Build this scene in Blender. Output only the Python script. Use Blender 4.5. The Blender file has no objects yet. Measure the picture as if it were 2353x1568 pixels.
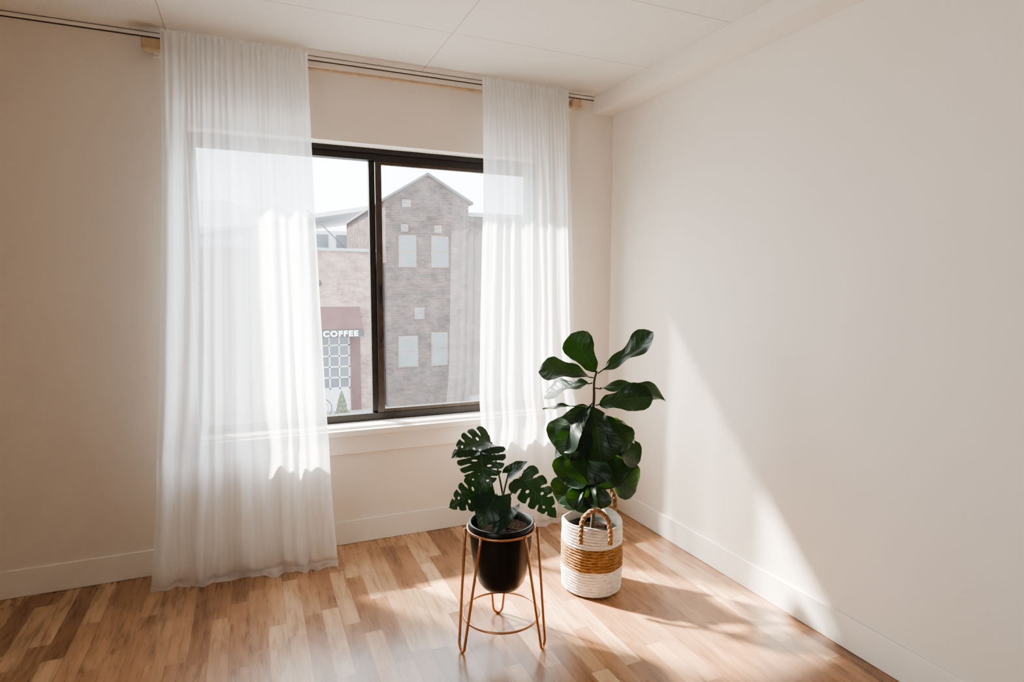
import bpy, bmesh, math, random
from mathutils import Vector, noise
random.seed(7)
V=Vector
scene=bpy.context.scene
COL=scene.collection

# ---------------------------------------------------------------- materials
def newmat(name):
    m=bpy.data.materials.new(name); m.use_nodes=True
    nt=m.node_tree; nt.nodes.clear()
    out=nt.nodes.new('ShaderNodeOutputMaterial')
    return m,nt,out
class G:
    def __init__(s,nt): s.nt=nt
    def n(s,t,**k):
        nd=s.nt.nodes.new(t)
        for a,b in k.items(): setattr(nd,a,b)
        return nd
    def l(s,a,b): s.nt.links.new(a,b)
    def math(s,op,a,b=None,c=None):
        nd=s.n('ShaderNodeMath',operation=op)
        for i,v in enumerate((a,b,c)):
            if v is None: continue
            if isinstance(v,(int,float)): nd.inputs[i].default_value=v
            else: s.l(v,nd.inputs[i])
        return nd.outputs[0]
    def obj(s): return s.n('ShaderNodeTexCoord').outputs['Object']
    def uv(s): return s.n('ShaderNodeTexCoord').outputs['UV']
    def map(s,vec,scale=(1,1,1),loc=(0,0,0)):
        nd=s.n('ShaderNodeMapping'); nd.inputs['Scale'].default_value=scale; nd.inputs['Location'].default_value=loc
        s.l(vec,nd.inputs['Vector']); return nd.outputs[0]
    def noise(s,vec,scale,detail=3,rough=.5,dist=0):
        nd=s.n('ShaderNodeTexNoise'); nd.inputs['Scale'].default_value=scale; nd.inputs['Detail'].default_value=detail
        nd.inputs['Roughness'].default_value=rough; nd.inputs['Distortion'].default_value=dist
        s.l(vec,nd.inputs['Vector']); return nd.outputs[0]
    def ramp(s,fac,stops):
        nd=s.n('ShaderNodeValToRGB'); e=nd.color_ramp.elements
        while len(e)<len(stops): e.new(.5)
        for i,(p,c) in enumerate(stops): e[i].position=p; e[i].color=(*c,1)
        s.l(fac,nd.inputs[0]); return nd.outputs[0]
    def mix(s,fac,a,b,bt='MIX'):
        nd=s.n('ShaderNodeMix',data_type='RGBA',blend_type=bt)
        for i,v in ((0,fac),(6,a),(7,b)):
            if isinstance(v,(int,float)): nd.inputs[i].default_value=v
            elif isinstance(v,tuple): nd.inputs[i].default_value=(*v,1)
            else: s.l(v,nd.inputs[i])
        return nd.outputs[2]
    def bump(s,h,strength=.2,dist=.01):
        nd=s.n('ShaderNodeBump'); nd.inputs['Strength'].default_value=strength; nd.inputs['Distance'].default_value=dist
        s.l(h,nd.inputs['Height']); return nd.outputs[0]
    def bsdf(s,color,rough=.5,metal=0,normal=None,spec=.5,coat=0):
        b=s.n('ShaderNodeBsdfPrincipled')
        if isinstance(color,tuple): b.inputs['Base Color'].default_value=(*color,1)
        else: s.l(color,b.inputs['Base Color'])
        if isinstance(rough,(int,float)): b.inputs['Roughness'].default_value=rough
        else: s.l(rough,b.inputs['Roughness'])
        b.inputs['Metallic'].default_value=metal; b.inputs['Specular IOR Level'].default_value=spec
        if coat: b.inputs['Coat Weight'].default_value=coat; b.inputs['Coat Roughness'].default_value=.16
        if normal is not None: s.l(normal,b.inputs['Normal'])
        return b.outputs[0]
def simple(name,c,rough=.6,metal=0,ns=20,var=.12,bump=0.,spec=.5):
    m,nt,o=newmat(name); g=G(nt); v=g.obj(); n=g.noise(v,ns,4)
    a=tuple(x*(1-var) for x in c); b=tuple(min(1,x*(1+var)) for x in c)
    col=g.ramp(n,[(.3,a),(.7,b)])
    g.l(g.bsdf(col,rough,metal,g.bump(n,bump,.01) if bump else None,spec),o.inputs[0]); return m

M={}
def wallmat():
    m,nt,o=newmat('wall_plaster'); g=G(nt); v=g.obj()
    n=g.noise(v,2.2,3); n2=g.noise(v,60,4)
    h=g.math('ADD',g.math('MULTIPLY',n,1.0),g.math('MULTIPLY',n2,.12))
    col=g.ramp(n,[(.3,(.785,.71,.62)),(.7,(.805,.73,.645))])
    g.l(g.bsdf(col,.62,0,g.bump(h,.25,.02),.3),o.inputs[0]); return m
M['wall']=wallmat()
M['trim']=simple('trim_paint',(.83,.77,.69),.45,ns=8,var=.01)
def ceilmat():
    m,nt,o=newmat('ceiling_panel'); g=G(nt); v=g.obj()
    s=g.n('ShaderNodeSeparateXYZ'); g.l(v,s.inputs[0])
    n=g.noise(v,140,4,.7)
    def seam(x,per,off,w):
        f=g.math('FRACT',g.math('DIVIDE',g.math('ADD',x,off),per))
        return g.math('LESS_THAN',g.math('ABSOLUTE',g.math('SUBTRACT',f,.5)),w/per/2)
    a=seam(s.outputs[0],1.1,1.12+.55+5.5,.005); b=seam(s.outputs[1],.55,.51+.275+5.5,.005)
    ln=g.math('MAXIMUM',a,b)
    col=g.mix(g.math('MULTIPLY',ln,.6),g.ramp(n,[(.35,(.71,.66,.59)),(.65,(.80,.75,.68))]),(.38,.29,.21))
    g.l(g.bsdf(col,.8,0,g.bump(g.math('SUBTRACT',n,g.math('MULTIPLY',ln,1.0)),.5,.004),.2),o.inputs[0]); return m
M['ceil']=ceilmat()
def floormat():
    m,nt,o=newmat('laminate_planks'); g=G(nt); v=g.obj()
    s=g.n('ShaderNodeSeparateXYZ'); g.l(v,s.inputs[0])
    W_=.066; Lp=.46
    cx=g.math('DIVIDE',s.outputs[0],W_); ix=g.math('FLOOR',cx); fx=g.math('FRACT',cx)
    wn=g.n('ShaderNodeTexWhiteNoise',noise_dimensions='1D'); g.l(ix,wn.inputs['W'])
    cy=g.math('ADD',g.math('DIVIDE',s.outputs[1],Lp),g.math('MULTIPLY',wn.outputs[0],7.3)); iy=g.math('FLOOR',cy); fy=g.math('FRACT',cy)
    cb=g.n('ShaderNodeCombineXYZ'); g.l(ix,cb.inputs[0]); g.l(iy,cb.inputs[1])
    w2=g.n('ShaderNodeTexWhiteNoise',noise_dimensions='3D'); g.l(cb.outputs[0],w2.inputs['Vector'])
    off=g.n('ShaderNodeVectorMath',operation='SCALE'); g.l(w2.outputs['Color'],off.inputs[0]); off.inputs['Scale'].default_value=13
    add=g.n('ShaderNodeVectorMath',operation='ADD'); g.l(v,add.inputs[0]); g.l(off.outputs[0],add.inputs[1])
    n1=g.noise(g.map(add.outputs[0],(1,.10,1)),55,5,.6,.6)
    n2=g.noise(g.map(add.outputs[0],(1,.22,1)),15,3,.5,1.2)
    grain=g.math('ADD',g.math('MULTIPLY',n1,.45),g.math('MULTIPLY',n2,.55))
    base=g.ramp(w2.outputs['Value'],[(0,(.25,.125,.06)),(.3,(.35,.185,.095)),(.65,(.45,.265,.145)),(1,(.60,.395,.235))])
    dark=g.ramp(grain,[(.34,(.50,.44,.40)),(.45,(.83,.80,.77)),(.55,(1.0,1.0,1.0)),(.7,(1.18,1.16,1.14))])
    col=g.mix(1.,base,dark,'MULTIPLY')
    e1=g.math('LESS_THAN',fx,.035); e2=g.math('LESS_THAN',fy,.007)
    ed=g.math('MAXIMUM',e1,e2)
    col=g.mix(g.math('MULTIPLY',ed,.5),col,(.12,.06,.03))
    g.l(g.bsdf(col,g.math('ADD',.22,g.math('MULTIPLY',n1,.12)),0,g.bump(g.math('SUBTRACT',grain,ed),.05,.003),.5,.35),o.inputs[0]); return m
M['floor']=floormat()
def sheer():
    m,nt,o=newmat('sheer_fabric'); g=G(nt); v=g.obj()
    n=g.noise(g.map(v,(1,1,.05)),45,3); n2=g.noise(g.map(v,(1,1,.12)),9,3)
    d=g.n('ShaderNodeBsdfDiffuse'); d.inputs[0].default_value=(.96,.96,.96,1)
    t=g.n('ShaderNodeBsdfTranslucent'); t.inputs[0].default_value=(.97,.985,1,1)
    tr=g.n('ShaderNodeBsdfTransparent')
    a=g.n('ShaderNodeMixShader'); a.inputs[0].default_value=.72; g.l(d.outputs[0],a.inputs[1]); g.l(t.outputs[0],a.inputs[2])
    b=g.n('ShaderNodeMixShader')
    g.l(g.math('ADD',g.math('ADD',.51,g.math('MULTIPLY',n,.20)),g.math('MULTIPLY',n2,.36)),b.inputs[0])
    g.l(tr.outputs[0],b.inputs[1]); g.l(a.outputs[0],b.inputs[2]); g.l(b.outputs[0],o.inputs[0]); return m
M['sheer']=sheer()
def glass(name,dust_haze,f0):
    m,nt,o=newmat(name); g=G(nt); v=g.obj()
    tr=g.n('ShaderNodeBsdfTransparent'); gl=g.n('ShaderNodeBsdfGlossy'); gl.inputs['Roughness'].default_value=.015
    lw=g.n('ShaderNodeLayerWeight'); lw.inputs[0].default_value=.5
    fr=g.math('ADD',f0,g.math('MULTIPLY',g.math('POWER',lw.outputs['Facing'],5.),1-f0))
    a=g.n('ShaderNodeMixShader'); g.l(fr,a.inputs[0]); g.l(tr.outputs[0],a.inputs[1]); g.l(gl.outputs[0],a.inputs[2])
    t=g.n('ShaderNodeBsdfTranslucent'); t.inputs[0].default_value=(.9,.95,1,1)
    n=g.noise(v,9,6,.7)
    b=g.n('ShaderNodeMixShader'); g.l(g.math('MULTIPLY',n,dust_haze),b.inputs[0]); g.l(a.outputs[0],b.inputs[1]); g.l(t.outputs[0],b.inputs[2])  # translucent share on dusty glass, put in for the milky sunlit haze
    g.l(b.outputs[0],o.inputs[0]); return m
M['glass']=glass('window_glass',.025,.05); M['glass2']=glass('hazy_dusty_window_glass',.045,.17)
M['frame']=simple('bronze_aluminium',(.014,.011,.010),.5,0,ns=30,var=.2)
M['frame2']=simple('highlight_bronze',(.06,.045,.035),.4,.2,ns=30,var=.2)  # lighter brown carries the highlight seen along the sash
M['wood']=simple('rod_wood',(.48,.35,.23),.5,ns=30,var=.12)
M['black']=simple('black_ceramic',(.008,.009,.009),.35,ns=10,var=.1,spec=.35)
M['copper']=simple('copper_metal',(.52,.27,.15),.34,.85,ns=40,var=.1)
M['soil']=simple('potting_soil',(.022,.013,.008),.95,ns=90,var=.7,bump=.6,spec=.1)
def leafmat(name,base,hi,vein,fs,trans):
    m,nt,o=newmat(name); g=G(nt); u=g.uv(); s=g.n('ShaderNodeSeparateXYZ'); g.l(u,s.inputs[0])
    ax=g.math('ABSOLUTE',g.math('SUBTRACT',s.outputs[0],.5))
    mid=g.math('LESS_THAN',ax,.018)
    f=g.math('FRACT',g.math('SUBTRACT',g.math('MULTIPLY',s.outputs[1],fs),g.math('MULTIPLY',ax,3.2)))
    sv=g.math('SUBTRACT',1.,g.math('MINIMUM',1.,g.math('MULTIPLY',g.math('ABSOLUTE',g.math('SUBTRACT',f,.5)),9)))
    vn=g.math('MAXIMUM',mid,g.math('MULTIPLY',sv,.35))
    n=g.noise(g.obj(),14,3)
    col=g.mix(vn,g.ramp(n,[(.3,base),(.75,hi)]),vein)
    p=g.bsdf(col,.36,0,g.bump(g.math('SUBTRACT',g.math('MULTIPLY',n,.4),g.math('MULTIPLY',vn,.6)),.5,.006),.36)
    t=g.n('ShaderNodeBsdfTranslucent'); t.inputs[0].default_value=(*trans,1)
    a=g.n('ShaderNodeMixShader'); a.inputs[0].default_value=.07; g.l(p,a.inputs[1]); g.l(t.outputs[0],a.inputs[2])
    g.l(a.outputs[0],o.inputs[0]); return m
M['fig']=leafmat('fig_leaf',(.003,.009,.006),(.007,.019,.010),(.018,.035,.016),9,(.10,.30,.03))
M['mon']=leafmat('monstera_leaf',(.003,.010,.007),(.008,.024,.013),(.018,.04,.02),6,(.09,.30,.05))
M['stem']=simple('green_stem',(.09,.14,.05),.5,ns=30,var=.2)
M['bark']=simple('bark',(.08,.055,.03),.8,ns=60,var=.35,bump=.4)
def basketmat():
    m,nt,o=newmat('woven_seagrass'); g=G(nt); v=g.obj(); s=g.n('ShaderNodeSeparateXYZ'); g.l(v,s.inputs[0])
    n=g.noise(g.map(v,(1,1,4)),38,5,.65); nb=g.noise(v,5,2)
    z=g.math('ADD',s.outputs[2],g.math('MULTIPLY',g.math('SUBTRACT',nb,.5),.012))
    band=g.math('MULTIPLY',g.math('GREATER_THAN',z,.112),g.math('LESS_THAN',z,.213))
    w=g.ramp(n,[(.3,(.58,.52,.44)),(.5,(.80,.76,.70)),(.7,(.90,.87,.82))])
    t=g.ramp(n,[(.3,(.12,.06,.025)),(.5,(.31,.17,.075)),(.7,(.52,.33,.17))])
    g.l(g.bsdf(g.mix(band,w,t),.85,0,g.bump(n,.9,.012),.2),o.inputs[0]); return m
M['basket']=basketmat()
M['rope']=simple('seagrass_rope',(.29,.16,.075),.85,ns=70,var=.45,bump=.8)
def brick(name,a,b,mo,sc=1,big=((.7,.7,.7),(1.25,1.25,1.25))):
    m,nt,o=newmat(name); g=G(nt); v=g.obj()
    s=g.n('ShaderNodeSeparateXYZ'); g.l(v,s.inputs[0]); c=g.n('ShaderNodeCombineXYZ')
    g.l(g.math('ADD',s.outputs[0],s.outputs[1]),c.inputs[0]); g.l(s.outputs[2],c.inputs[1])
    t=g.n('ShaderNodeTexBrick'); g.l(c.outputs[0],t.inputs['Vector']); t.inputs['Scale'].default_value=sc
    t.inputs['Color1'].default_value=(*a,1); t.inputs['Color2'].default_value=(*b,1); t.inputs['Mortar'].default_value=(*mo,1)
    t.inputs['Brick Width'].default_value=.26; t.inputs['Row Height'].default_value=.085; t.inputs['Mortar Size'].default_value=.008
    n=g.noise(v,3.2,6,.7)
    col=g.mix(1.,t.outputs[0],g.ramp(n,[(.36,big[0]),(.64,big[1])]),'MULTIPLY')
    g.l(g.bsdf(col,.9,0,None,.1),o.inputs[0]); return m
M['brick1']=brick('red_brick',(.20,.12,.10),(.27,.175,.145),(.25,.205,.18))
M['brick2']=brick('brown_brick',(.030,.019,.018),(.060,.039,.035),(.07,.062,.06),1,((.5,.5,.53),(1.7,1.5,1.45)))
M['paint_w']=simple('white_paint',(.52,.53,.54),.6,ns=3,var=.05)
M['paint_g']=simple('grey_paint',(.22,.24,.26),.6,ns=3,var=.1)
M['maroon']=simple('maroon_awning_cloth',(.065,.020,.019),.8,ns=5,var=.15)
M['signdark']=simple('dark_sign_board',(.02,.02,.024),.6,ns=5,var=.1)
M['letter']=simple('white_sign_letters',(.95,.95,.95),.5,ns=5,var=.01)
M['winext']=simple('exterior_window_glass',(.08,.095,.11),.2,ns=3,var=.15)
M['winpale']=simple('pale_window_blind',(.10,.115,.12),.6,ns=3,var=.1)
M['concrete']=simple('pale_concrete',(.22,.22,.225),.85,ns=1.5,var=.12)
M['shingle']=simple('roof_shingles',(.08,.07,.07),.85,ns=12,var=.2)
M['conifer']=simple('conifer_foliage',(.06,.065,.03),.8,ns=20,var=.5)
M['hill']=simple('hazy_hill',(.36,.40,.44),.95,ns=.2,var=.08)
M['gap']=simple('painted_shadow_gap',(.07,.05,.04),.9,ns=5,var=.1)

# ---------------------------------------------------------------- mesh helpers
def link(ob,parent=None):
    COL.objects.link(ob)
    if parent is not None: ob.parent=parent
    return ob
def meshobj(name,bm,mat,parent=None,smooth=False):
    me=bpy.data.meshes.new(name)
    if smooth!='keep': bmesh.ops.recalc_face_normals(bm,faces=bm.faces[:])
    bm.to_mesh(me); bm.free()
    mats=mat if isinstance(mat,list) else [mat]
    for x in mats: me.materials.append(x)
    if smooth:
        for p in me.polygons: p.use_smooth=True
    ob=bpy.data.objects.new(name,me); return link(ob,parent)
def addbox(bm,x0,x1,y0,y1,z0,z1,mi=0):
    vs=[bm.verts.new(c) for c in ((x0,y0,z0),(x1,y0,z0),(x1,y1,z0),(x0,y1,z0),(x0,y0,z1),(x1,y0,z1),(x1,y1,z1),(x0,y1,z1))]
    for f in ((3,2,1,0),(4,5,6,7),(0,1,5,4),(1,2,6,5),(2,3,7,6),(3,0,4,7)):
        fc=bm.faces.new([vs[i] for i in f]); fc.material_index=mi
def boxes(name,lst,mat,parent=None,bev=0):
    bm=bmesh.new()
    for b in lst: addbox(bm,*b)
    ob=meshobj(name,bm,mat,parent)
    if bev:
        md=ob.modifiers.new('b','BEVEL'); md.width=bev; md.segments=3; md.limit_method='ANGLE'
    return ob
def pane(name,x0,x1,y,z0,z1,mat,parent):
    bm=bmesh.new(); bm.faces.new([bm.verts.new(c) for c in ((x0,y,z0),(x1,y,z0),(x1,y,z1),(x0,y,z1))])
    return meshobj(name,bm,mat,parent,'keep')
def tube(bm,pts,rad,seg=10,closed=False,cap=True):
    pts=[V(p) for p in pts]; n=len(pts)
    rr=rad if isinstance(rad,list) else [rad]*n
    tang=[]
    for i in range(n):
        if closed: t=pts[(i+1)%n]-pts[i-1]
        else: t=pts[min(i+1,n-1)]-pts[max(i-1,0)]
        tang.append(t.normalized())
    up=V((0,0,1)) if abs(tang[0].z)<.9 else V((1,0,0))
    a=tang[0].cross(up).normalized(); rings=[]
    for i in range(n):
        a=(a-tang[i]*a.dot(tang[i])).normalized(); b=tang[i].cross(a)
        rings.append([bm.verts.new(pts[i]+(a*math.cos(k*2*math.pi/seg)+b*math.sin(k*2*math.pi/seg))*rr[i]) for k in range(seg)])
    m=n if closed else n-1
    for i in range(m):
        A=rings[i];B=rings[(i+1)%n]
        for k in range(seg): bm.faces.new((A[k],A[(k+1)%seg],B[(k+1)%seg],B[k]))
    if cap and not closed: bm.faces.new(rings[0][::-1]); bm.faces.new(rings[-1])
def spline(ps,k=8):
    ps=[V(p) for p in ps]; o=[]
    for i in range(len(ps)-1):
        p0=ps[max(i-1,0)];p1=ps[i];p2=ps[i+1];p3=ps[min(i+2,len(ps)-1)]
        for j in range(k):
            t=j/k; o.append(.5*((2*p1)+(p2-p0)*t+(2*p0-5*p1+4*p2-p3)*t*t+(3*p1-p0-3*p2+p3)*t**3))
    o.append(ps[-1]); return o
def circ(c,r,n=64): return [V((c[0]+r*math.cos(i*2*math.pi/n),c[1]+r*math.sin(i*2*math.pi/n),c[2])) for i in range(n)]
def lathe(bm,prof,c,seg=64,fn=None):
    rings=[]
    for (r,z) in prof:
        if r<1e-5: rings.append([bm.verts.new((c[0],c[1],c[2]+z))])
        else:
            ring=[]
            for k in range(seg):
                th=k*2*math.pi/seg; rr,zz=(r,z) if fn is None else fn(r,z,th)
                ring.append(bm.verts.new((c[0]+rr*math.cos(th),c[1]+rr*math.sin(th),c[2]+zz)))
            rings.append(ring)
    for A,B in zip(rings,rings[1:]):
        for k in range(seg):
            k2=(k+1)%seg
            if len(A)==1 and len(B)==1: continue
            if len(A)==1: bm.faces.new((A[0],B[k2],B[k]))
            elif len(B)==1: bm.faces.new((A[k],A[k2],B[0]))
            else: bm.faces.new((A[k],A[k2],B[k2],B[k]))
def empty(name,loc):
    e=bpy.data.objects.new(name,None); e.empty_display_size=.1; e.location=loc; COL.objects.link(e); return e
def kids(parent):
    for o in [o for o in bpy.data.objects if o.parent==parent]:
        o.location=o.location-parent.location
def tag(o,label,cat,kind=None,group=None):
    o['label']=label; o['category']=cat
    if kind:o['kind']=kind
    if group:o['group']=group
def struct(o,label): o['kind']='structure'; o['label']=label

# ---------------------------------------------------------------- room
HZ=2.35; XL=-4.0; YB=-5.0; XR=0; TH=.17
WX0,WX1,WZ0,WZ1=-2.17,-.45,.555,1.98
w=boxes('wall_back',[(XL-.1,WX0,0,TH,0,HZ),(WX1,.15,0,TH,0,HZ),(WX0,WX1,0,TH,0,WZ0),(WX0,WX1,0,TH,WZ1,HZ)],M['wall']); struct(w,'off-white painted plaster wall around the window')
w=boxes('wall_right',[(0,.15,YB-.1,-.0005,0,HZ)],M['wall']); struct(w,'plain off-white painted wall catching sunlight')
w=boxes('wall_left',[(XL-.1,XL,YB-.1,-.0005,0,HZ)],M['wall']); struct(w,'off-white painted wall')
w=boxes('wall_front',[(XL,0,YB-.1,YB,0,HZ)],M['wall']); struct(w,'off-white painted wall')
w=boxes('floor',[(XL-.1,.15,YB-.1,TH,-.05,0)],M['floor']); struct(w,'warm brown wood laminate plank floor')
w=boxes('ceiling',[(XL-.1,.15,YB-.1,TH,HZ,HZ+.05)],M['ceil']); struct(w,'white textured panel ceiling with thin seams')
w=boxes('trim_1',[(-.13,-.0005,YB,-.0005,2.262,HZ-.0002)],M['wall']); struct(w,'shallow boxed soffit along the top of the wall')
w=boxes('trim_2',[(XL,-.1305,-.014,-.0005,HZ-.016,HZ-.003)],M['trim'],bev=.002); struct(w,'thin white strip where wall meets ceiling')
w=boxes('trim_3',[(XL,-.1305,-.004,-.0005,HZ-.020,HZ-.0165)],M['gap']); struct(w,'dark strip painted as the shadow gap under the ceiling strip')  # solid strip, the shade of the gap is its dark colour
w=boxes('baseboard_back',[(XL,-.0125,-.012,-.0005,.0005,.12)],M['trim'],bev=.003); struct(w,'white painted baseboard')
w=boxes('baseboard_right',[(-.012,-.0005,YB,-.0005,.0005,.12)],M['trim'],bev=.003); struct(w,'white painted baseboard')
w=boxes('baseboard_left',[(XL+.0005,XL+.012,YB,-.013,.0005,.12)],M['trim'],bev=.003); struct(w,'white painted baseboard')

# window
win=empty('window_1',((WX0+WX1)/2,.1,WZ0)); struct(win,'dark bronze aluminium sliding window with white sill')
fy0,fy1=.10,.155
FX0,FX1,FZ0,FZ1=WX0+.001,WX1-.001,.597,WZ1-.001
boxes('frame',[(FX0,FX1,fy0,fy1,FZ1-.055,FZ1),(FX0,FX1,fy0,fy1,FZ0,FZ0+.038),(FX0,FX0+.03,fy0,fy1,FZ0+.038,FZ1-.055),(FX1-.03,FX1,fy0,fy1,FZ0+.038,FZ1-.055),
  (FX0,FX1,fy0-.012,fy0,FZ1-.022,FZ1)],M['frame'],win,.002)
z0,z1=FZ0+.0385,FZ1-.0555
boxes('stile',[(-1.365,-1.335,.115,.15,z0,z1)],M['frame'],win,.002)
sash=[(-1.333,-1.303,.103,.125,z0,z1),(FX1-.055,FX1-.031,.103,.125,z0,z1),(-1.303,FX1-.055,.103,.125,z0,z0+.018),(-1.303,FX1-.055,.103,.125,z1-.018,z1)]
s=boxes('sash',sash,M['frame2'],win,.002); s['label']='bronze sliding sash with its highlight painted in'
boxes('latch',[(-1.328,-1.308,.092,.1025,1.20,1.30),(-1.326,-1.31,.096,.1025,1.0,1.02)],M['frame'],win,.002)
pane('glass_pane',FX0+.0305,-1.3655,.132,z0,z1,M['glass'],win)
pane('glass_pane.001',-1.3025,FX1-.0555,.113,z0+.0185,z1-.0185,M['glass2'],win)
s=boxes('sill',[(WX0-.03,WX1+.03,-.038,-.0005,.556,.585),(WX0+.001,WX1-.001,-.0005,TH,.556,.596)],M['trim'],win,.003); s['label']='white painted window sill'
s=boxes('apron',[(WX0-.01,WX1+.01,-.014,-.0005,.462,.5555)],M['trim'],win,.002); s['label']='white painted board under the sill'
kids(win)

# curtain rod
rod=empty('curtain_rod',(-1.275,-.08,2.272)); tag(rod,'thin light wood curtain rod just below the ceiling','curtain rod')
bm=bmesh.new(); tube(bm,[(-2.24,-.075,2.272),(-.31,-.075,2.272)],.0085,16); meshobj('rod',bm,M['wood'],rod,True)
for i,(a,b) in enumerate(((-2.305,-2.235),(-.315,-.262))):
    boxes('finial' if i==0 else 'finial.001',[(a,b,-.10,-.05,2.252,2.298)],M['wood'],rod,.006)
for i,x in enumerate((-2.262,-.29)):
    boxes('bracket' if i==0 else 'bracket.001',[(x-.010,x+.010,-.05,-.008,2.264,2.284),(x-.014,x+.014,-.008,-.0005,2.250,2.298)],M['trim'],rod,.003)
kids(rod)

# curtains
def curtain(name,top,bot,seed,label,puddle):
    bm=bmesh.new(); NC=360; rows=[]
    zs=[2.332-i*.012 for i in range(8)]
    z=zs[-1]
    while z>.03: z-=.04; zs.append(max(z,.02))
    zs=[q for q in zs if q>.02]+[.02]
    def fold(a,z):
        k=min(1,max(0,(2.33-z)/.5))
        aw=a+.06*noise.noise(V((a*3.3,z*.35,seed)))
        hi=math.sin(aw*2*math.pi*24+4*noise.noise(V((a*9,seed,0))))*.008
        amp=.5+1.0*abs(noise.noise(V((a*3.7,z*.2,seed+60))))*1.6
        lo=(math.sin(aw*2*math.pi*4.5+seed)*.55+amp*math.sin(aw*2*math.pi*9.5+3.5*noise.noise(V((a*5,z*.3,seed+4))))*.5+noise.noise(V((a*8,z*.7,seed+9)))*.6)*.028
        fine=noise.noise(V((a*40,z*.9,seed)))*.004+noise.noise(V((a*12,z*4,seed+7)))*.004
        return hi*(1-k)+lo*k*(.5+.5*min(1,(2.33-z)/1.5))+fine
    def row(z,ext=0):
        r=[]
        k=max(0,min(1,(2.33-z)/2.33))
        xl=top[0]+(bot[0]-top[0])*k**1.5; xr=top[1]+(bot[1]-top[1])*k**1.5
        for i in range(NC+1):
            a=i/NC
            x=xl+(xr-xl)*a+noise.noise(V((a*6,z,seed+2)))*.016*k
            bil=puddle*(max(0,1-z/.75))**2*(.3+.9*abs(noise.noise(V((a*3.1,0,seed+20)))+.35))
            y=-.105-.03*min(1,(2.33-z)/.6)-bil+fold(a,z)
            y-=.035*math.exp(-((z-.57)/.12)**2)*(1)
            y=min(y,-.097 if z>2.0 else -.06)
            zz=z
            if ext>0:
                b=.15+1.1*abs(noise.noise(V((a*3,1,seed+30))))+.2*math.sin(a*2*math.pi*4.5+seed)
                y-=ext*max(0,b)*puddle*.95
                zz=max(.003,.02*(1-ext)+.034*math.sin(ext*3.0)*max(0,noise.noise(V((a*9,ext*2,seed+40)))+.15))
            if z>2.2: zz=z+ (.006*math.sin(a*2*math.pi*26)+.004*noise.noise(V((a*30,0,seed))) if z>2.29 else 0)
            zz=min(zz,2.342)
            r.append(bm.verts.new((x,y,zz)))
        return r
    for z in zs: rows.append(row(z))
    for e in (.15,.3,.45,.6,.75,.9,1.0): rows.append(row(.02,e))
    for A,B in zip(rows,rows[1:]):
        for i in range(NC): bm.faces.new((A[i],A[i+1],B[i+1],B[i]))
    ob=meshobj(name,bm,M['sheer'],None,True); tag(ob,label,'curtain',group='sheer white curtains'); return ob
curtain('curtain',(-2.235,-1.665),(-2.365,-1.605),1.3,'sheer white curtain pooling on the floor, wide panel',.09)
curtain('curtain.001',(-.835,-.345),(-.90,-.25),5.1,'sheer white curtain beside the room corner behind the plants',.06)

# ---------------------------------------------------------------- plant stand
SC=V((-1.123,-1.06,0))
st=empty('plant_stand',SC); tag(st,'copper wire plant stand with hairpin legs holding a black pot','plant stand')
bm=bmesh.new(); tube(bm,circ((SC.x,SC.y,.425),.1235),.0048,10,True); meshobj('top_ring',bm,M['copper'],st,True)
bm=bmesh.new(); tube(bm,circ((SC.x,SC.y,.10),.1400),.0042,10,True); meshobj('lower_ring',bm,M['copper'],st,True)
for i,(ang) in enumerate((191,311,72)):
    t=math.radians(ang); rd=V((math.cos(t),math.sin(t),0)); tg=V((-math.sin(t),math.cos(t),0))
    def rp(a,r,z): a=math.radians(ang+a); return V((SC.x+r*math.cos(a),SC.y+r*math.sin(a),z))
    A=rp(-24,.1315,.428);B=rp(24,.1315,.428)
    F=SC+rd*.166
    pts=[A]
    L1=F-tg*.019+V((0,0,.032)); L2=F+tg*.019+V((0,0,.032))
    for k in range(1,12): pts.append(A.lerp(L1,k/12))
    for k in range(0,13):
        a=math.pi*k/12; pts.append(F-tg*.019*math.cos(a)+V((0,0,.032-math.sin(a)*.0270)))
    for k in range(1,13): pts.append(L2.lerp(B,k/12))
    bm=bmesh.new(); tube(bm,pts,.0050,10); meshobj('leg' if i==0 else 'leg.%03d'%i,bm,M['copper'],st,True)
kids(st)

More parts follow.
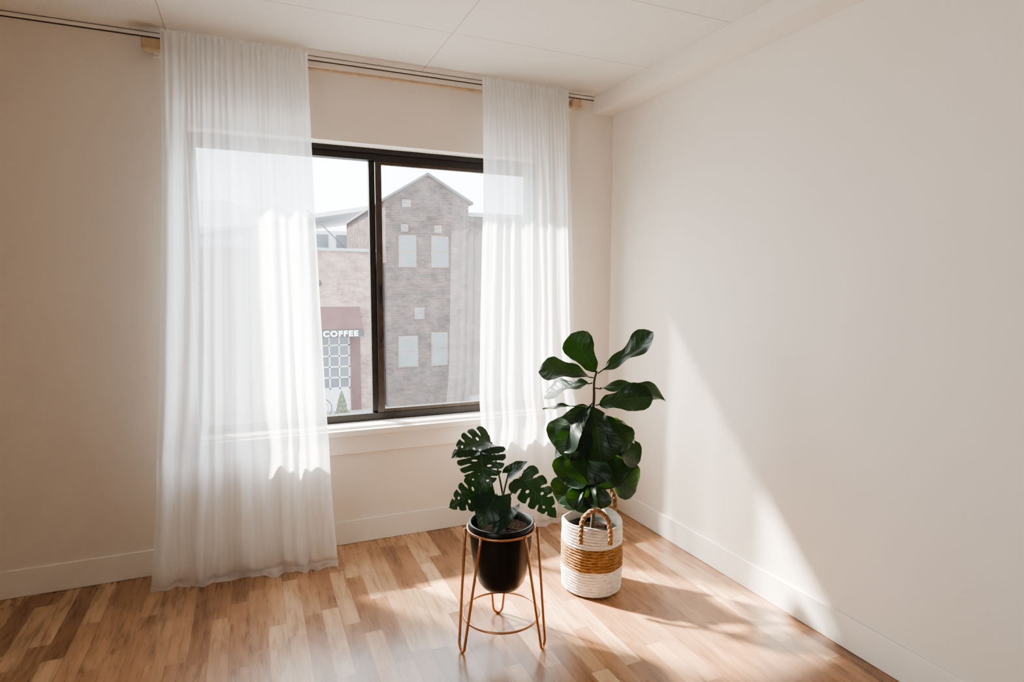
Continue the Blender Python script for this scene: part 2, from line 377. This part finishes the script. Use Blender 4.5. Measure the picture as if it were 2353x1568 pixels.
# ---------------------------------------------------------------- leaves
def interp(tab,t):
    for (a,x),(b,y) in zip(tab,tab[1:]):
        if t<=b:
            u=(t-a)/(b-a); u=u*u*(3-2*u)*.5+u*.5; return x+(y-x)*u
    return tab[-1][1]
FID=[(0,.05),(.06,.26),(.16,.46),(.3,.54),(.42,.64),(.58,.88),(.72,1.),(.84,.96),(.93,.72),(.98,.38),(1,.08)]
HRT=[(0,.62),(.08,.86),(.2,1.),(.35,.97),(.55,.8),(.75,.52),(.9,.24),(1,.02)]
def leaf(bm,B,T,nrm,width,tab=FID,arch=.12,fold=.18,wave=.05,seed=0,lobes=0,heart=0.):
    B=V(B);T=V(T);L=T-B;ln=L.length;ld=L.normalized()
    S=V(nrm).cross(ld).normalized();N=ld.cross(S).normalized()
    if N.dot(V(nrm))<0: N=-N
    uvl=bm.loops.layers.uv.verify()
    NT=26;NS=9
    def pos(t,s):
        wv=width/2*interp(tab,t)
        back=-heart*ln*(abs(s)**1.5)*max(0,1-t*2.2)
        p=B+L*t+S*(wv*s)+ld*back
        p+=N*(arch*ln*4*t*(1-t)*.6 + fold*wv*abs(s)**1.3 + wave*ln*abs(s)**2*math.sin(t*13+seed+(2 if s>0 else 0))-arch*ln*.5*t*t)
        p+=N*.02*ln*noise.noise(V((t*3+seed,s*2,seed)))
        return p
    if not lobes:
        vs=[[bm.verts.new(pos(i/NT,-1+2*j/(2*NS))) for j in range(2*NS+1)] for i in range(NT+1)]
        for i in range(NT):
            for j in range(2*NS):
                f=bm.faces.new((vs[i][j],vs[i][j+1],vs[i+1][j+1],vs[i+1][j])); f.smooth=True
                for lp,(ii,jj) in zip(f.loops,((i,j),(i,j+1),(i+1,j+1),(i+1,j))): lp[uvl].uv=(jj/(2*NS),ii/NT)
        return
    per=8; NS=12
    for side in (-1,1):
        for li in range(lobes):
            hole=1<=li<=lobes-2 and (li+(side>0))%2==1
            verts=[]
            for k in range(per+1):
                row=[]
                for j in range(NS+1):
                    s=j/NS; t_=(li+k/per)/lobes
                    if hole and k in (3,5) and j in (2,5):   # round the hole's corners
                        s+=(.045 if j==2 else -.045); t_+=(.28 if k==3 else -.28)/per/lobes
                    open_=max(0,(s-.42)/.58); c=(li+.5)/lobes; t=t_
                    t=c+(t-c)*(1-.20*min(1,open_*3)**.8)
                    if li==0 and k==0: t=t*.0
                    tt=min(1,max(0,t+.10*s*s*(1-t)))
                    x=(k/per-.5)*2; ss=s*(1-(.13*abs(x)**4 if s>.6 else 0))
                    row.append((bm.verts.new(pos(tt,ss*side)),ss,tt))
                verts.append(row)
            for k in range(per):
                for j in range(NS):
                    if hole and k in (3,4) and j in (2,3,4): continue
                    q=((k,j),(k,j+1),(k+1,j+1),(k+1,j))
                    f=bm.faces.new([verts[a][b][0] for a,b in q]); f.smooth=True
                    for lp,(a,b) in zip(f.loops,q): lp[uvl].uv=(.5+.5*side*verts[a][b][1],verts[a][b][2])

def local(C,pxm,x0):
    R=V((.855,-.519,0)); Wd=V((-.519,-.855,0))
    def f(px,py,w=0):
        k=(2.42-w)/2.42
        return V((C.x,C.y,0))+R*((px-x0)/pxm*k)+V((0,0,1.3-(py-656)/pxm*1.015*k))+Wd*w
    return f

# monstera
mon=empty('potted_monstera',(SC.x,SC.y,.2)); tag(mon,'monstera with split leaves in a black pot on a copper stand','potted plant')
bm=bmesh.new(); lathe(bm,[(0,.2),(.05,.2),(.070,.207),(.085,.228),(.098,.27),(.108,.33),(.1145,.39),(.1165,.41),(.1182,.425),(.1195,.447),(.1165,.449),(.1105,.447),(.108,.42),(.104,.39),(0,.39)],(SC.x,SC.y,0))
meshobj('pot',bm,M['black'],mon,True)
def soilfn(r,z,th): return r,z+.005*noise.noise(V((r*60*math.cos(th),r*60*math.sin(th),1)))
bm=bmesh.new(); lathe(bm,[(0,.415)]+[(r*.0106,.415) for r in range(1,11)],(SC.x,SC.y,0),48,soilfn); meshobj('soil',bm,M['soil'],mon,True)
P=local(SC,648,1155)
ML=[# base px, tip px, width m, normal, lobes, arch
 ((1128,1018,-.03),(1042,1048,.06),.16,V((-.35,-.45,.85)),5,.22),
 ((1112,1036,.05),(1130,1130,.13),.175,V((-.4,-.85,.35)),6,.16),
 ((1120,1130,.03),(1040,1170,.10),.14,V((-.3,-.75,.6)),5,.2),
 ((1200,1095,.0),(1290,1184,.05),.13,V((-.35,-.75,.55)),5,.14),
 ((1150,1138,.07),(1116,1216,.13),.125,V((-.5,-.8,.25)),0,.12),
 ((1182,1166,.06),(1148,1242,.12),.085,V((-.8,-.5,.3)),0,.15),
 ((1172,1088,.0),(1212,1056,-.03),.06,V((-.3,-.4,1)),0,.1),
]
bm=bmesh.new()
for i,(b,t,wd,nr,lb,ar) in enumerate(ML):
    B=P(*b);T=P(*t)
    leaf(bm,B,T,nr,wd,HRT,ar,.12,.02,i*1.7,lb,.22)
ob=meshobj('foliage',bm,M['mon'],mon,'keep'); ob['label']='glossy split dark green leaves'
for i,(b,t,wd,nr,lb,ar) in enumerate(ML):
    B=P(*b)
    root=V((SC.x+.025*math.cos(i*1.3),SC.y+.025*math.sin(i*1.3),.412))
    mid=root.lerp(B,.55)+V((0,0,.03))
    bs=bmesh.new(); tube(bs,spline([root,root.lerp(mid,.5)+V((0,0,.012)),mid,B+V((0,0,.003))],6),.0036,8)
    meshobj('stem' if i==0 else 'stem.%03d'%i,bs,M['stem'],mon,True)
kids(mon)

# basket
BC=V((-.613,-.849,0))
bk=empty('woven_basket',BC); tag(bk,'white woven seagrass basket with tan middle band and rope handles','basket')
prof=[(0,.002),(.11,.002),(.122,.006)]
nz=150
for i in range(nz+1):
    z=.008+i*(.300-.008)/nz
    r=.1275+.0035*math.sin(z/.3*math.pi)+.0019*math.sin(z*2*math.pi/.0125)
    prof.append((r,z))
prof+=[(.124,.3035),(.119,.301),(.117,.28),(.115,.02),(0,.015)]
def bfn(r,z,th):
    n=noise.noise(V((math.cos(th)*2.5,math.sin(th)*2.5,z*14)))*.0035+noise.noise(V((math.cos(th)*16,math.sin(th)*16,z*160)))*.0016
    if r<.1185: n=0
    return r+n, z+(.007*math.sin(th*2+1)+.003*math.sin(th*5))*(max(0,z-.2)/.1)
bm=bmesh.new(); lathe(bm,prof,BC,128,bfn); b_=meshobj('body',bm,M['basket'],bk,True)
def handle(ang,name,h,lean,wide):
    t=math.radians(ang); rd=V((math.cos(t),math.sin(t),0)); tg=V((-math.sin(t),math.cos(t),0))
    c=BC+rd*.138
    key=[c-tg*wide+V((0,0,.245)),c-tg*wide+V((0,0,.295)),c-tg*wide*.8+rd*lean*.6+V((0,0,.30+h*.6)),c+rd*lean+V((0,0,.30+h)),c+tg*wide*.8+rd*lean*.6+V((0,0,.30+h*.6)),c+tg*wide+V((0,0,.295)),c+tg*wide+V((0,0,.245))]
    pts=spline(key,12); bm=bmesh.new(); n=len(pts)
    for s in range(3):
        q=[]
        for i,p in enumerate(pts):
            T_=(pts[min(i+1,n-1)]-pts[max(i-1,0)]).normalized(); A=rd-T_*rd.dot(T_); A.normalize(); Bv=T_.cross(A)
            a=i*.55+s*2.0944; q.append(p+(A*math.cos(a)+Bv*math.sin(a))*.0048)
        tube(bm,q,.0062,8)
    meshobj(name,bm,M['rope'],bk,True)
handle(245,'handle',.085,-.012,.060); handle(38,'handle.001',.11,.016,.056)
kids(bk)

# fig
fg=empty('fiddle_leaf_fig',(BC.x,BC.y,.02)); tag(fg,'tall fiddle leaf fig with large dark leaves in a woven basket','potted plant')
bm=bmesh.new(); lathe(bm,[(0,.02),(.085,.02),(.1,.25),(.104,.262),(.1,.264),(.096,.24),(0,.24)],BC,48); ob=meshobj('nursery_pot',bm,M['black'],fg,True); ob['label']='black plastic nursery pot'
bm=bmesh.new(); lathe(bm,[(0,.25)]+[(r*.0094,.25) for r in range(1,11)],BC,48,soilfn); meshobj('soil',bm,M['soil'],fg,True)
Q=local(BC,550,1358)
tp=spline([BC+V((0,0,.245)),Q(1362,1120),Q(1352,1000),Q(1358,920),Q(1358,875),Q(1364,850)],8)
bm=bmesh.new(); tube(bm,tp,[.009-.005*i/(len(tp)-1) for i in range(len(tp))],10); meshobj('trunk',bm,M['bark'],fg,True)
cam_n=V((-.5,-.8,.2))
FL=[((1364,858,0),(1303,766,.02),.135,cam_n,.06),
 ((1366,856,0),(1492,762,-.02),.12,V((-.55,-.35,.75)),-.08),
 ((1356,866,0),(1230,850,.06),.13,V((-.05,-.6,.8)),.16),
 ((1354,878,0),(1240,910,-.03),.13,V((.1,-.5,.85)),.12),
 ((1360,890,0),(1522,905,.0),.13,V((0,-.42,.92)),.14),
 ((1362,930,.02),(1490,905,.08),.13,V((.1,-.85,.5)),.10),
 ((1356,935,0),(1238,940,-.02),.05,V((0,-.12,1)),.06),
 ((1356,925,.02),(1378,1062,.13),.185,V((-.5,-.8,.35)),.14),
 ((1354,925,.02),(1270,1035,.09),.17,V((-.8,-.5,.4)),.16),
 ((1352,930,.0),(1300,1060,.12),.16,V((-.5,-.7,.5)),.16),
 ((1358,950,.02),(1440,1030,.07),.15,V((.1,-.8,.5)),.14),
 ((1358,985,.0),(1455,1000,-.04),.14,V((.2,-.5,.8)),.14),
 ((1358,1000,.0),(1468,1055,.02),.15,V((.2,-.7,.5)),.12),
 ((1354,1005,.03),(1345,1118,.14),.20,V((-.5,-.8,.3)),.12),
 ((1356,1020,.02),(1290,1118,.09),.17,V((-.7,-.6,.3)),.14),
 ((1358,1030,.02),(1418,1118,.11),.17,V((-.2,-.9,.3)),.12),
 ((1360,1060,.02),(1462,1125,.03),.17,V((.1,-.9,.4)),.14),
 ((1360,1075,.0),(1276,1165,.04),.16,V((-.6,-.6,.5)),.14),
 ((1360,1090,.02),(1325,1185,.09),.14,V((-.6,-.7,.3)),.1),
 ((1360,1090,.02),(1372,1178,.08),.12,V((-.4,-.8,.3)),.1),
 ((1356,1010,-.02),(1264,1065,-.06),.12,V((-.4,-.3,.8)),.12),
 ((1358,960,-.02),(1400,985,-.14),.13,V((.3,.5,.7)),.14),
 ((1358,1040,-.02),(1420,1080,-.14),.14,V((.3,.5,.6)),.14),
 ((1358,1080,-.02),(1330,1130,-.13),.13,V((-.3,.6,.6)),.14),
]
bm=bmesh.new()
for i,(b,t,wd,nr,ar) in enumerate(FL):
    B=Q(*b);T=Q(*t)
    leaf(bm,B.lerp(T,.07),T,nr,wd,FID,ar,.2,.035,i*2.1)
    tube(bm,[B,B.lerp(T,.09)],.0028,6)
ob=meshobj('foliage',bm,M['fig'],fg,'keep'); ob['label']='large glossy violin shaped leaves'
kids(fg)

# ---------------------------------------------------------------- outside
GZ=-3.0
w=boxes('ground',[(-70,90,1.5,150,GZ-.2,GZ)],M['concrete']); struct(w,'pale concrete street and pavement outside')
shop=empty('coffee_shop_building',(-3,18,GZ)); tag(shop,'pink-red brick coffee shop building with maroon awning','building')
D0,D1=.12,1.14
boxes('wall',[(-9,D0,18,26,GZ+.001,2.42),(D1,2.02,18,26,GZ+.001,2.42),(D0,D1,18,26,-.36,2.42),(D0,D1,18.15,26,GZ+.001,-.36)],M['brick1'],shop)
boxes('parapet',[(-9.1,2.1,17.92,26.05,2.42,2.52)],M['paint_g'],shop)
bm=bmesh.new()
vs=[bm.verts.new(c) for c in ((-.9,17.98,.56),(1.5,17.98,.56),(1.5,17.4,-.16),(-.9,17.4,-.16),(-.9,17.98,-.16),(1.5,17.98,-.16))]
for f in ((0,3,2,1),(0,4,3),(1,2,5),(3,4,5,2),(0,1,5,4)): bm.faces.new([vs[i] for i in f])
meshobj('awning',bm,M['maroon'],shop)
sg=boxes('sign',[(-.9,1.52,17.36,17.44,-.42,-.17)],M['signdark'],shop)
c=bpy.data.curves.new('lettering','FONT'); c.body='COFFEE'; c.size=.25; c.extrude=.012; c.offset=.010; c.space_character=1.22; c.align_x='CENTER'
tmp=bpy.data.objects.new('tmp',c); me=bpy.data.meshes.new_from_object(tmp); bpy.data.objects.remove(tmp)
lt=bpy.data.objects.new('lettering',me); me.materials.clear(); me.materials.append(M['letter'])
lt.rotation_euler=(math.pi/2,0,0); lt.location=(.76,17.34,-.385); lt['label']='white COFFEE lettering'
wdt=max(v.co.x for v in me.vertices)-min(v.co.x for v in me.vertices)
lt.scale=(1.12/wdt,1,1); COL.objects.link(lt); lt.parent=sg
boxes('garage_door',[(D0+.001,D1-.001,18.08,18.12,GZ+.002,-2.25)]+[(D0+.001,D1-.001,18.06,18.12,-2.25+k*.37,-2.20+k*.37) for k in range(6)]+[(D0+.001+k*.323,D0+.05+k*.323,18.06,18.12,-2.25,-.361) for k in range(4)],M['paint_w'],shop)
boxes('garage_glass',[(D0+.002,D1-.002,18.125,18.14,-2.25,-.362)],M['winext'],shop)
boxes('door_post',[(D1+.02,D1+.34,17.93,17.995,GZ+.002,-.2)],M['maroon'],shop)
bm=bmesh.new(); tube(bm,[(.16,17.9,1.36),(.16,17.99,1.36)],.10,16); meshobj('wall_lamp',bm,M['signdark'],shop,True)
bm=bmesh.new(); tube(bm,[(.0,19.5,3.9),(1.25,19.0,2.53)],.02,8); meshobj('roof_brace',bm,M['signdark'],shop,True)
kids(shop)
rg=empty('white_roof_building',(-1,30,GZ)); tag(rg,'white low building with pitched roof behind the coffee shop','building')
boxes('wall',[(-6,5,30,38,GZ+.001,4.1)],M['paint_w'],rg)
bm=bmesh.new(); vs=[bm.verts.new(c) for c in ((-4.5,29.5,3.6),(6,29.5,5.6),(6,38.5,5.6),(-4.5,38.5,3.6),(-4.5,29.5,3.75),(6,29.5,5.85),(6,38.5,5.85),(-4.5,38.5,3.75))]
for f in ((3,2,1,0),(4,5,6,7),(0,1,5,4),(1,2,6,5),(2,3,7,6),(3,0,4,7)): bm.faces.new([vs[i] for i in f])
meshobj('roof',bm,M['paint_w'],rg)
boxes('window',[(1.2,1.9,29.9,29.99,3.2,3.9)],M['winext'],rg); boxes('window.001',[(2.3,3,29.9,29.99,3.2,3.9)],M['winext'],rg)
kids(rg)
hs=empty('gabled_brick_house',(3.9,18,GZ)); tag(hs,'dark brick gabled building across the street','building')
bm=bmesh.new()
prf=[(2.42,GZ+.001),(5.44,GZ+.001),(5.44,4.25),(3.9,5.12),(2.42,4.2)]
a=[bm.verts.new((x,18,z)) for x,z in prf]; b=[bm.verts.new((x,27,z)) for x,z in prf]
bm.faces.new(a); bm.faces.new(b[::-1])
for i in range(5): bm.faces.new((a[i],a[(i+1)%5],b[(i+1)%5],b[i]))
meshobj('body',bm,M['brick2'],hs)
bm=bmesh.new()
for (xa,za),(xb,zb) in (((2.3,4.14),(3.9,5.13)),((3.9,5.13),(5.58,4.19))):
    q=[bm.verts.new(c) for c in ((xa,17.85,za),(xb,17.85,zb),(xb,27.1,zb),(xa,27.1,za),(xa,17.85,za+.09),(xb,17.85,zb+.09),(xb,27.1,zb+.09),(xa,27.1,za+.09))]
    for f in ((3,2,1,0),(4,5,6,7),(0,1,5,4),(1,2,6,5),(2,3,7,6),(3,0,4,7)): bm.faces.new([q[i] for i in f])
meshobj('roof',bm,M['shingle'],hs)
wi=0
for (x0,x1,za,zb) in ((2.86,3.48,1.92,3.03),(4.03,4.66,1.92,3.03),(2.95,3.2,3.15,3.4),(4.15,4.4,3.15,3.4),(2.8,3.5,-1.6,-.5),(4.0,4.6,-1.6,-.4),(3.0,3.3,4.0,4.25),(3.4,3.75,.1,.5)):
    nm='window' if wi==0 else 'window.%03d'%wi; wi+=1
    f=boxes(nm,[(x0,x1,17.94,17.999,za,zb)],M['brick1'],hs)
    boxes(nm.replace('window','window_glass'),[(x0+.03,x1-.03,17.92,17.9395,za+.03,(za+zb)/2-.02),(x0+.03,x1-.03,17.92,17.9395,(za+zb)/2+.02,zb-.03)],M['winpale'],f)
kids(hs)
nb=empty('neighbouring_building',(8.5,20,GZ)); tag(nb,'flat-roofed brown brick building next to the gabled house','building')
boxes('body',[(5.65,12,19,27,GZ+.001,3.9)],M['brick2'],nb); boxes('parapet',[(5.6,12.1,18.9,27.05,3.9,4.05)],M['paint_g'],nb); kids(nb)
bm=bmesh.new(); prev=None
for i in range(81):
    x=-80+i*2.5; h=18+6*noise.noise(V((x*.03,0,2)))+3*noise.noise(V((x*.12,1,0)))
    a=bm.verts.new((x,130,GZ)); b=bm.verts.new((x,145,h)); c_=bm.verts.new((x,170,GZ))
    if prev: bm.faces.new((prev[0],a,b,prev[1])); bm.faces.new((prev[1],b,c_,prev[2]))
    prev=(a,b,c_)
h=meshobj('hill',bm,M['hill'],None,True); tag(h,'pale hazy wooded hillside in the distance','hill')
sh=empty('conifer_shrub',(.62,16.4,GZ)); tag(sh,'small brown-green conical evergreen shrub by the street','shrub')
def cf(r,z,th): return r*(1+.28*noise.noise(V((math.cos(th)*3,math.sin(th)*3,z*9)))+.12*math.sin(th*9+z*30)),z
bm=bmesh.new(); lathe(bm,[(0,.03),(.12,.04)]+[(.02+.2*(1-i/24)**.8*(1.0+.12*math.sin(i*1.6)),.06+i*.037) for i in range(24)]+[(0,1.0)],(.62,16.4,GZ),32,cf); meshobj('foliage',bm,M['conifer'],sh)
kids(sh)
bi=empty('bicycle',(-.45,16.9,GZ)); tag(bi,'dark bicycle parked on the pavement','bicycle')
def wheel(nm,cx):
    bm=bmesh.new(); cc=V((cx,16.9,GZ+.335)); tube(bm,[cc+V((math.cos(k*math.pi/16)*.32,0,math.sin(k*math.pi/16)*.32)) for k in range(32)],.015,6,True)
    for k in range(10):
        a=k*math.pi/5; tube(bm,[cc,cc+V((math.cos(a)*.32,0,math.sin(a)*.32))],.003,4)
    meshobj(nm,bm,M['signdark'],bi,True)
wheel('wheel',.05); wheel('wheel.001',-.97)
bm=bmesh.new(); z=GZ
for a,b in (((-.97,z+.335),(-.52,z+.3)),((-.52,z+.3),(-.65,z+.85)),((-.97,z+.335),(-.62,z+.78)),((-.62,z+.78),(-.08,z+.8)),((-.52,z+.3),(-.06,z+.72)),((.05,z+.335),(-.1,z+.95)),((-.1,z+.95),(-.04,z+.98)),((-.76,z+.87),(-.54,z+.88))):
    tube(bm,[(a[0],16.9,a[1]),(b[0],16.9,b[1])],.016,8)
meshobj('frame',bm,M['maroon'],bi,True); kids(bi)

# ---------------------------------------------------------------- light
wd=bpy.data.worlds.new('world'); scene.world=wd; wd.use_nodes=True; nt=wd.node_tree; nt.nodes.clear()
bg=nt.nodes.new('ShaderNodeBackground'); bg.inputs[0].default_value=(.84,.93,1,1); bg.inputs[1].default_value=6.6
o=nt.nodes.new('ShaderNodeOutputWorld'); nt.links.new(bg.outputs[0],o.inputs[0])
sd=bpy.data.lights.new('sun','SUN'); sd.energy=32; sd.angle=math.radians(2.8); sd.color=(1,.94,.85)
so=bpy.data.objects.new('sun',sd); so.rotation_euler=V((.8,-1,-1.11)).to_track_quat('-Z','Y').to_euler(); COL.objects.link(so)
ad=bpy.data.lights.new('fill_light','AREA'); ad.shape='RECTANGLE'; ad.size=1.8; ad.size_y=1.4; ad.energy=20; ad.color=(.97,.98,1); ad.spread=math.radians(110)  # added fill aimed at the right wall, stands for no known source
ao=bpy.data.objects.new('fill_light',ad); ao.location=(-3.9,-3.2,1.5); ao.rotation_euler=V((1,.36,.05)).to_track_quat('-Z','Y').to_euler(); COL.objects.link(ao)

# ---------------------------------------------------------------- camera
cd=bpy.data.cameras.new('camera'); cd.sensor_width=36; cd.lens=36*1387/2353; cd.clip_start=.02; cd.clip_end=500
co=bpy.data.objects.new('camera',cd); COL.objects.link(co); co.location=(-1.935,-3.0256,1.3)
from mathutils import Matrix
yaw,pit,rol=.4089,.092,.0033
f=V((math.sin(yaw)*math.cos(pit),math.cos(yaw)*math.cos(pit),-math.sin(pit))); r=V((math.cos(yaw),-math.sin(yaw),0)); u=r.cross(f)
r2=r*math.cos(rol)+u*math.sin(rol); u2=-r*math.sin(rol)+u*math.cos(rol)
co.rotation_euler=Matrix((r2,u2,-f)).transposed().to_euler()
scene.camera=co
scene.view_settings.view_transform='AgX'; scene.view_settings.look='AgX - Medium High Contrast'; scene.view_settings.exposure=.36
